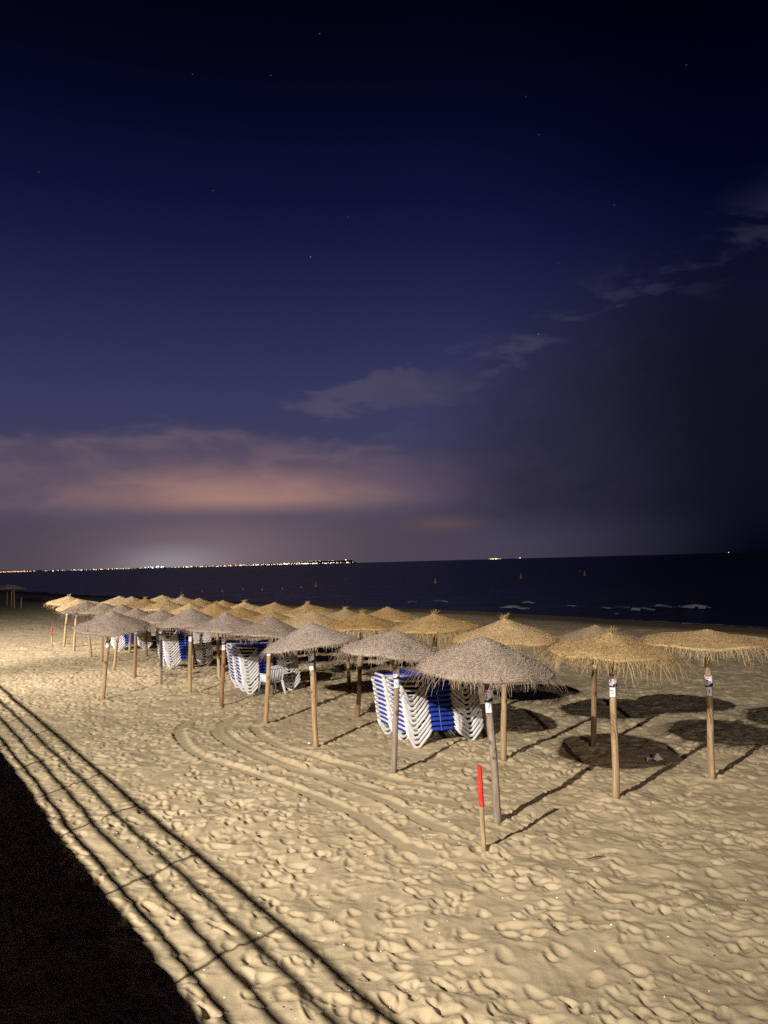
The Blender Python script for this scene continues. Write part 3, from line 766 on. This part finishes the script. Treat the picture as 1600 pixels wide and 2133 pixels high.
# two rows behind, golden
B = [
 (3.55, 12.41, 3.59, 12.41, 2.60, 'gold', 2, 'wood_tan', 'golden parasol with long fringe and number 5 on its pole', MR, dict(band=(1.68, True), num='5', tilt=(4, 2), spin=1.2)),
 (5.47, 13.37, 5.52, 13.37, 2.50, 'flat', 0, 'wood_tan', 'flat wide-brimmed straw parasol cut off by the right edge of the view', SR, dict(band=(1.49, True), num='3', tilt=(1, 1), spin=.4)),
 (2.13, 14.75, 2.24, 14.75, 2.68, 'gold', 1, 'wood_tan', 'golden parasol with a spiky tuft right behind the largest grey parasol', MR, dict(spin=2.0)),
 (4.03, 15.55, 4.18, 15.55, 2.43, 'pale', 0, 'wood_brown', 'low dull straw parasol behind the golden parasol numbered 5', SR, dict(band=(1.72, True), spin=3.3)),
 (1.0, 16.9, 1.04, 16.9, 2.66, 'gold', 2, 'wood_tan', 'orange-tinted golden parasol with a double peak above the nearest stacks', MR, dict(spin=4.0)),
 (-.79, 19.39, -.60, 19.39, 2.56, 'gold', 2, 'wood_brown', 'golden parasol with a wild spiky crown behind the second grey parasol', MR, dict(spin=.5, scale=1.05)),
]
for i, (x, y, ax, ay, h, k, v, wd, lb, g, kw) in enumerate(B): umbrella(x, y, ax, ay, h, k, v, wd, lb, g, seed=100 + i, **kw)
ordn = ['first', 'second', 'third', 'fourth', 'fifth', 'sixth', 'seventh', 'eighth', 'ninth', 'tenth', 'eleventh', 'twelfth', 'thirteenth', 'fourteenth']
rowB = [(-1.94, 20.19, 1.03), (-3.11, 20.88, 1.096), (-4.44, 23.42, 1.06), (-5.68, 25.66, 1.037), (-6.69, 26.31, 1.09), (-8.66, 30.30, 1.025), (-9.93, 31.78, 1.05), (-11.27, 34.17, 1.026), (-12.16, 35.19, 1.045)]
rowC = [(.02, 21.24, 1.014), (-1.11, 20.76, 1.13), (-2.47, 24.08, 1.058), (-3.67, 25.41, 1.083), (-4.84, 26.32, 1.13), (-5.89, 27.86, 1.13), (-7.42, 30.60, 1.105), (-8.78, 33.15, 1.076), (-10.15, 34.97, 1.089)]
rs = random.Random(5)
for nm, row, g in (('middle', rowB, MR), ('rearmost', rowC, SR)):
    for i, (x, y, s) in enumerate(row):
        h = 3.8 - (3.8 - 2.58) * s; x, y = x * s, y * s
        lb = f"golden straw parasol in the {nm} row, {ordn[i]} past the spiky-crowned one counting leftward"
        umbrella(x + rs.uniform(-.12, .12), y, x, y, h, 'gold', (i + (nm == 'middle')) % 3 if rs.random() < .5 else 0, rs.choice(['wood_tan', 'wood_brown']), lb, g,
                 tilt=(rs.uniform(-3, 3), rs.uniform(-4, 4)), spin=rs.uniform(0, 6), scale=rs.uniform(.95, 1.08), seed=200 + i + 50 * (nm == 'middle'), band=(1.6, False) if rs.random() < .5 else None)
# the next field far off to the left
for i, (x, y, dxx, wd, lb) in enumerate([(-39.2, 81.4, -.1, 'wood_tan', 'distant parasol on a pale pole, rightmost of the dark far group'), (-40.3, 83.0, 0, 'wood_tan', 'distant parasol in the far group, second pole from its right end'),
                                  (-43.1, 87.8, 0, 'wood_brown', 'distant parasol on a dark pole in the middle of the far group'), (-43.6, 88.6, .1, 'wood_brown', 'distant parasol on a slanting dark pole in the far group'),
                                  (-42.9, 85.2, 0, 'wood_brown', 'distant parasol at the left edge of the view in the far group')]):
    umbrella(x, y, x + dxx, y, 2.42, 'pale', 0, wd, lb, 'parasols of the far field', seed=400 + i, spin=i * 1.3, scale=1.1)
o = MB(); o.tube([(0, 0, -.2), (0.01, 0, .6), (.03, 0, 1.15)], .05, 8)
tag(o.build('wooden_post', M['wood_tan'], None, (-37.95, 80.2, gz(-37.95, 80.2))), 'bare short post beside the distant parasol group', 'post')

# ------------------------------------------------------------------ sun loungers in stacks
LL, LWD, LH0, LH1 = 1.80, .66, .39, .31
def rail_z(x): return LH0 + (LH1 - LH0) * x / LL
fm = MB()
rp = rrect(.045, .042, .012)
for s in (-1, 1):
    y = s * (LWD / 2 - .036)
    fm.sweep([(0, y, rail_z(0) - .01), (.05, y, rail_z(0)), (.30, y, rail_z(.3) - .006), (.60, y, rail_z(.6) - .01)], rp)
    fm.sweep([(.60, y * .97, rail_z(.6) - .022), (.85, y * .97, rail_z(.85) - .025), (1.08, y * .97, rail_z(1.08) - .022)], rrect(.03, .03, .008))
    fm.sweep([(1.08, y, rail_z(1.08) - .01), (1.4, y, rail_z(1.4) - .006), (LL - .04, y, rail_z(LL)), (LL, y, rail_z(LL) - .01)], rp)
for x, w_ in ((.022, .05), (LL - .022, .05)):
    fm.sweep([(x, -LWD / 2, rail_z(x) + .004), (x, -LWD / 4, rail_z(x) + .012), (x, 0, rail_z(x) + .014), (x, LWD / 4, rail_z(x) + .012), (x, LWD / 2, rail_z(x) + .004)], rrect(.05, .05, .014), up=(0, 0, 1))
for x in (.62, 1.06): fm.box((x, 0, rail_z(x) - .03), (.035, LWD - .09, .022))
frame_me = fm.mesh('frame', M['white_plastic'])
sm_ = MB(); NXs, NYs = 18, 8
for i in range(NXs + 1):
    x = .045 + (LL - .09) * i / NXs
    mid = .56 < x < 1.12
    for j in range(NYs + 1):
        v = j / NYs * 2 - 1
        y = v * (LWD / 2 - .047)
        z = rail_z(x) + .006 - .028 * (1 - v * v) * math.sin(math.pi * i / NXs) ** .5
        sm_.v.append((x, y, z))
for i in range(NXs):
    for j in range(NYs):
        k = i * (NYs + 1) + j; sm_.f.append([k, k + NYs + 1, k + NYs + 2, k + 1]); sm_.m.append(0); sm_.sm.append(True)
for s in (-1, 1):                                         # the sling wraps round the side rails amidships
    y = s * (LWD / 2 - .026)
    sm_.sweep([(.57, y, rail_z(.57) - .018), (.62, y, rail_z(.62) - .02), (.85, y, rail_z(.85) - .022), (1.06, y, rail_z(1.06) - .02), (1.11, y, rail_z(1.11) - .018)],
              [(.036 * math.cos(a), .040 * math.sin(a)) for a in np.linspace(0, 2 * math.pi, 11)[:-1]], scale=[.8, 1, 1.02, 1, .8])
for x, o_ in ((.03, -1), (LL - .03, 1)):                   # end hems
    sm_.box((x + o_ * -.006, -.03, rail_z(x) - .042), (.035, LWD * .62, .046))
sling_me = sm_.mesh('sling', M['blue_sling'])
def leg_mesh(pts):
    l = MB(); l.sweep(pts, rrect(.060, .036, .012), up=(0, 1, 0)); return l.mesh('leg', M['white_plastic'])
def vleg(xa, xb, xc, xd):
    za, zd = rail_z(xa) - .02, rail_z(xd) - .02
    P = [(xa, 0, za), (xa + (xb - xa) * .3, 0, za * .68), (xb - .012, 0, .06), (xb + .012, 0, .022), (xb + .05, 0, .016), (xc - .05, 0, .016), (xc - .012, 0, .022), (xc + .015, 0, .06), (xc + (xd - xc) * .7, 0, zd * .68), (xd, 0, zd)]
    return leg_mesh(P)
legA = vleg(.02, .185, .315, .585); legB = vleg(1.15, 1.445, 1.57, LL - .02)
def lounger_label(i, side, cl):
    names = ['top', 'second from the top', 'third from the top', 'fourth from the top', 'fifth from the top', 'sixth from the top', 'sixth from the bottom', 'fifth from the bottom', 'fourth from the bottom', 'third from the bottom', 'second from the bottom', 'bottom']
    return names
def lounger(loc, rz, pitch, label, roll=0.0):
    r = empty('sun_lounger', loc, rz); r.rotation_euler = (roll, pitch, rz)
    tag(r, label, 'sun lounger', 'stacked sun loungers')
    link_mesh('frame', frame_me, r); link_mesh('sling', sling_me, r)
    for me_ in (legA, legB):
        for s in (-1, 1): link_mesh('leg', me_, r, (0, s * (LWD / 2 - .004), 0))
    return r
def pos_name(i, n):
    k = n - 1 - i
    if k == 0: return 'topmost'
    if i == 0: return 'lowest'
    return f"{ordn[k]} from top" if k < n / 2 else f"{ordn[i]} from bottom"
rs = random.Random(77)
def cluster(p_foot, p_foot2, p_outer, n, cname, toptilt, ang):
    """two stacks side by side; p_foot/p_foot2 the near feet, p_outer the far foot of the far stack"""
    a = Vector((*p_foot, 0)); b_ = Vector((*p_foot2, 0)); d = Vector((math.cos(R(ang)), math.sin(R(ang)), 0)); s = Vector((-d.y, d.x, 0))
    rz = math.atan2(d.y, d.x)
    wtot = (Vector((*p_outer, 0)) - a).dot(s)
    gap = max(.69, min(.80, (wtot - LWD) ))
    for st, nm in ((0, 'near stack'), (1, 'far stack')):
        org = a - d * .25 + s * (LWD / 2 + st * gap) + d * (-.03 * st)
        zb = min(gz(*(org + d * .25).xy), gz(*(org + d * 1.44).xy)) + .0
        for i in range(n):
            j = Vector((rs.gauss(0, .006), rs.gauss(0, .006), 0))
            pt = -.0014 * i + rs.gauss(0, .002) + (toptilt * max(0, i - (n - 4)) ** 2 if True else 0)
            o = org + j - d * (.012 * i)
            lounger((o.x, o.y, zb + i * .0985 - (LL * .5 * math.sin(-pt)) * 0), rz + rs.gauss(0, .004), pt, f"white lounger, blue sling, {pos_name(i, n)} in the {nm}, {cname}")
    # tie rope round both stacks amidships
    zt = zb + (n - 1) * .0985 + .40; x_ = .84
    y0, y1 = -.012, LWD + gap + .014
    def W(y, z): q = a - d * .25 + d * (x_ - .012 * (z - zb) / .0985 * .9) + s * y; return (q.x, q.y, z)
    ro = MB(); lo_ = zb + .30
    ro.tube([W(y0, lo_), W(y0 - .004, (lo_ + zt) / 2), W(y0, zt), W((y0 + y1) / 2, zt + .004), W(y1, zt), W(y1 + .004, (lo_ + zt) / 2), W(y1, lo_), W((y0 + y1) / 2, lo_ - .01)], .0055, 6, closed=True)
    tag(ro.build('tie_rope', M['rope']), f"thin pale rope tied round the lounger stacks, {cname}", 'rope', 'ropes round the stacks')
    return a, d, s, rz, zt
CL = [cluster((.56, 15.94), (1.78, 16.34), (-.22, 17.3), 11, 'nearest cluster', .0, 23), cluster((-4.06, 22.86), (-2.86, 23.17), (-4.84, 23.92), 11, 'cluster beside the chair', .002, 25),
      cluster((-8.09, 29.09), (-6.91, 29.52), (-8.6, 30.2), 12, 'orange-topped cluster', .003, 25), cluster((-12.53, 36.01), (-11.38, 36.14), (-13.02, 37.2), 12, 'farthest cluster', .002, 22)]
# crumpled cloth left on the third cluster
a, d, s, rz, zt = CL[2]
def cloth(name, c0, sx, sy, hgt, mname, label, seed):
    m_ = MB(); n_ = 22
    for i in range(n_):
        for j in range(n_):
            u, v = i / (n_ - 1) * 2 - 1, j / (n_ - 1) * 2 - 1
            k = max(0, 1 - (abs(u) ** 3 + abs(v) ** 3)) ** .5
            nn = mnoise.fractal(Vector((u * 2.2 + seed, v * 2.2, seed)), .8, 2.0, 4)
            q = Vector(c0) + d * (u * sx * (1 + .2 * nn)) + s * (v * sy * (1 + .2 * nn))
            m_.v.append((q.x, q.y, c0[2] + max(0.0, hgt * k * (.55 + .7 * nn))))
    for i in range(n_ - 1):
        for j in range(n_ - 1):
            k = i * n_ + j; m_.f.append([k, k + n_, k + n_ + 1, k + 1]); m_.m.append(0); m_.sm.append(True)
    tag(m_.build(name, M[mname]), label, 'cloth')
q = a + d * .62 + s * .45
cloth('crumpled_cloth', (q.x, q.y, zt - .02), .26, .28, .24, 'orange_cloth', 'crumpled orange cloth lying on top of a lounger stack', 3.1)
q = a + d * 1.0 + s * .42
cloth('folded_sheet', (q.x, q.y, zt - .03), .32, .36, .26, 'blue_sling', 'bunched blue sheet beside the orange cloth on a lounger stack', 8.4)

# ------------------------------------------------------------------ plastic chair
ch = empty('plastic_chair', (-3.42, 22.78, gz(-3.42, 22.78)), R(128)); tag(ch, 'white plastic garden armchair in front of a lounger stack', 'chair')
# local: x forward (seat front at +x)
c_ = MB(); n_ = 10
for k, zo in ((0, 0), (1, -.02)):
    for i in range(n_):
        for j in range(n_):
            u, v = i / (n_ - 1), j / (n_ - 1) * 2 - 1
            c_.v.append((-.2 + .44 * u, v * (.21 + .03 * u), .43 - .02 * (1 - v * v) + .02 * u - .015 * max(0, u - .85) * 8 + zo))
for k in (0, 1):
    for i in range(n_ - 1):
        for j in range(n_ - 1):
            q = k * n_ * n_ + i * n_ + j; f_ = [q, q + n_, q + n_ + 1, q + 1]; c_.f.append(f_ if k == 0 else f_[::-1]); c_.m.append(0); c_.sm.append(True)
c_.sweep([(-.2, -.22, .425), (.24, -.25, .425), (.255, 0, .42), (.24, .25, .425), (-.2, .22, .425)], rrect(.014, .045, .005)); c_.build('seat', M['chair_plastic'], ch)
c_ = MB()
for j in range(-2, 3):
    y = j * .078; c_.sweep([(-.2, y * .92, .45), (-.245, y, .62), (-.29, y * 1.02, .80)], rrect(.058, .012, .004), up=(1, 0, .2))
c_.sweep([(-.2, -.24, .42), (-.25, -.245, .66), (-.295, -.235, .80), (-.315, -.16, .865), (-.325, 0, .885), (-.315, .16, .865), (-.295, .235, .80), (-.25, .245, .66), (-.2, .24, .42)], rrect(.03, .05, .008), up=(1, 0, .2))
c_.box((-.318, 0, .84), (.014, .34, .07)); c_.build('backrest', M['chair_plastic'], ch)
for sgn in (-1, 1):
    c_ = MB(); c_.sweep([(-.25, sgn * .255, .66), (-.05, sgn * .285, .655), (.16, sgn * .285, .65), (.23, sgn * .275, .62), (.245, sgn * .265, .43)], rrect(.055, .018, .006), up=(0, 0, 1)); c_.box((.0, sgn * .268, .53), (.40, .012, .2)); c_.build('armrest', M['chair_plastic'], ch)
    c_ = MB(); c_.sweep([(.24, sgn * .255, .44), (.265, sgn * .272, .2), (.285, sgn * .285, 0)], rrect(.05, .04, .008), up=(1, 0, 0), scale=[1, .9, .75]); c_.build('leg', M['chair_plastic'], ch)
    c_ = MB(); c_.sweep([(-.2, sgn * .235, .44), (-.27, sgn * .255, .2), (-.33, sgn * .27, 0)], rrect(.07, .045, .008), up=(1, 0, 0), scale=[1.1, .95, .75]); c_.build('leg', M['chair_plastic'], ch)

# ------------------------------------------------------------------ marker stakes
def stake(x, y, h, label, lean):
    r = empty('marker_stake', (x, y, gz(x, y))); tag(r, label, 'stake', 'red-topped marker stakes')
    pr_ = rrect(.066, .06, .016)
    def P(z): return (-lean * z, .01 * z, z)
    s_ = MB(); s_.sweep([P(-.25), P(0), P(h * .52), P(h * .54)], pr_, up=(1, 0, 0), smooth_=False); s_.build('bare_shaft', M['wood_tan'], r)
    s_ = MB(); s_.sweep([P(h * .54 - .002), P(h * .8), P(h - .012), P(h)], [(a * 1.04, c * 1.04) for a, c in pr_], up=(1, 0, 0), smooth_=False, scale=[1, 1, 1, .8]); s_.build('painted_top', M['red_paint'], r)
stake(1.19, 10.31, 1.13, 'red-topped wooden stake standing in front of the largest grey parasol', .02)
stake(-16.85, 38.88, .95, 'small distant red-topped stake alone on the sand at the far left', -.01)

# ------------------------------------------------------------------ litter
m_ = MB()
P = [(-.16, 0, .0), (-.1, .07, .05), (-.02, -.02, .03), (.03, .1, .02), (.07, 0, .13), (.16, -.05, .01), (.1, .12, .03), (0, -.09, .01), (-.1, -.07, .06)]
m_.v = [Vector(p) for p in P]; m_.f = [[0, 1, 2], [0, 2, 8], [2, 1, 3], [2, 3, 4], [4, 3, 6], [4, 6, 5], [2, 4, 7], [4, 5, 7], [8, 2, 7]]; m_.m = [0] * 9; m_.sm = [False] * 9
base_paper = m_.mesh('paper_scrap', M['paper'])
tag(link_mesh('paper_scrap', base_paper, None, (4.86, 14.45, gz(4.86, 14.45) + .03), (0, 0, .3)), 'crumpled white paper lying in a round parasol shadow', 'litter')
for i, (x, y, s_, lb) in enumerate([(-1.72, 16.42, .28, 'tiny white scrap beside the pale leaning pole in the tyre tracks'), (-7.33, 22.64, .22, 'tiny white scrap on bright sand right of the forward parasol pole'), (-8.0, 22.35, .16, 'tiny white scrap at the foot of the forward parasol pole'), (-5.05, 25.7, .3, 'small white scrap on sand between two lounger clusters')]):
    o = link_mesh('paper_scrap', base_paper, None, (x, y, gz(x, y) + .02), (0, 0, i * 1.7)); o.scale = (s_, s_, s_); tag(o, lb, 'litter')
m_ = MB(); m_.tube([(-.12, -.03, .02), (0, .0, .03), (.13, .045, .025)], .008, 6, radii=[.006, .009, .005])
tag(m_.build('dark_stick', M['dark_twig'], None, (2.56, 9.99, gz(2.56, 9.99) + .01)), 'short dark stick lying on the sand right of the near stake', 'stick')

mb = MB(); rs = random.Random(9)
for _ in range(420):
    y = 5.5 * math.exp(rs.uniform(0, 1.35)); x = y * rs.uniform(-.55, .6)
    if x * NX + y * NY < 2.4: continue
    s_ = rs.uniform(.005, .014); z = gz(x, y); k = 0 if rs.random() < .55 else 1
    b0 = len(mb.v)
    for q in ((1, 0, 0), (-.8, .2, 0), (0, 1, .1), (.1, -.8, 0), (0, .1, .8), (0, 0, -.5)): mb.v.append((x + q[0] * s_ * rs.uniform(.6, 1.6), y + q[1] * s_ * rs.uniform(.6, 1.6), z + q[2] * s_))
    for q in ((0, 2, 4), (2, 1, 4), (1, 3, 4), (3, 0, 4), (2, 0, 5), (1, 2, 5), (3, 1, 5), (0, 3, 5)): mb.f.append([b0 + i for i in q]); mb.m.append(k); mb.sm.append(False)
tag(mb.build('shell_fragments', [M['paper'], M['dark_twig']]), 'scattered tiny shell fragments and dark bits on the sand', 'debris', kind='stuff')

# ------------------------------------------------------------------ buoys on the water
def buoy(x, y, s, matn, label):
    r = empty('floating_buoy', (x, y, WATER_Z)); tag(r, label, 'buoy', 'buoys moored off the beach')
    b1 = MB(); n = 12
    pr_ = [(.0, -.3), (.34, -.25), (.45, 0), (.42, .25), (.30, .55), (.2, 1.0), (.14, 1.35), (0.0, 1.4)]
    for a_, z in pr_:
        for k in range(n): b1.v.append((a_ * s * math.cos(2 * math.pi * k / n), a_ * s * math.sin(2 * math.pi * k / n), z * s))
    for i in range(len(pr_) - 1):
        for k in range(n):
            k2 = (k + 1) % n; b1.f.append([i * n + k, i * n + k2, (i + 1) * n + k2, (i + 1) * n + k]); b1.m.append(0); b1.sm.append(True)
    b1.build('float', M[matn], r)
    t_ = MB(); t_.box((0, 0, 1.5 * s), (.26 * s, .05 * s, .26 * s), 0, Matrix.Rotation(R(45), 3, 'Y')); t_.box((0, 0, 1.5 * s), (.05 * s, .26 * s, .26 * s), 0, Matrix.Rotation(R(45), 3, 'X')); t_.build('topmark', M[matn], r)
BU = [(-12.6, 138.9, .62, 'buoy_yellow', 'yellow buoy off the middle of the beach, above the golden parasols'), (-9.6, 185.9, .42, 'buoy_yellow', 'small yellow buoy farther out, just right of the middle yellow buoy'),
      (9.2, 143.0, .62, 'buoy_yellow', 'yellow buoy below the gap between headland and anchored ship'), (10.2, 300, .7, 'buoy_yellow', 'tiny yellow buoy far out below the end of the headland gap'),
      (28.2, 160.9, .66, 'buoy_yellow', 'yellow buoy on dark water under the small ship light'), (44.1, 170.9, .66, 'buoy_yellow', 'yellow buoy at the right on the darkest water'), (54.4, 216, .35, 'buoy_white', 'tiny pale buoy beside the rightmost yellow buoy'),
      (-32.7, 166.2, .4, 'buoy_yellow', 'dull yellow buoy off the left half of the beach')]
for b_ in BU: buoy(*b_)
for i, (x, y) in enumerate([(-33.1, 124.7), (-30.5, 127.9), (-26.8, 126.3), (-25.0, 134.9), (-20.6, 128.3), (-17.7, 131.8), (-14.9, 135.6)]):
    buoy(x, y, .24, 'buoy_white', f"tiny white buoy, {ordn[i]} from the left in the faint line of white floats")
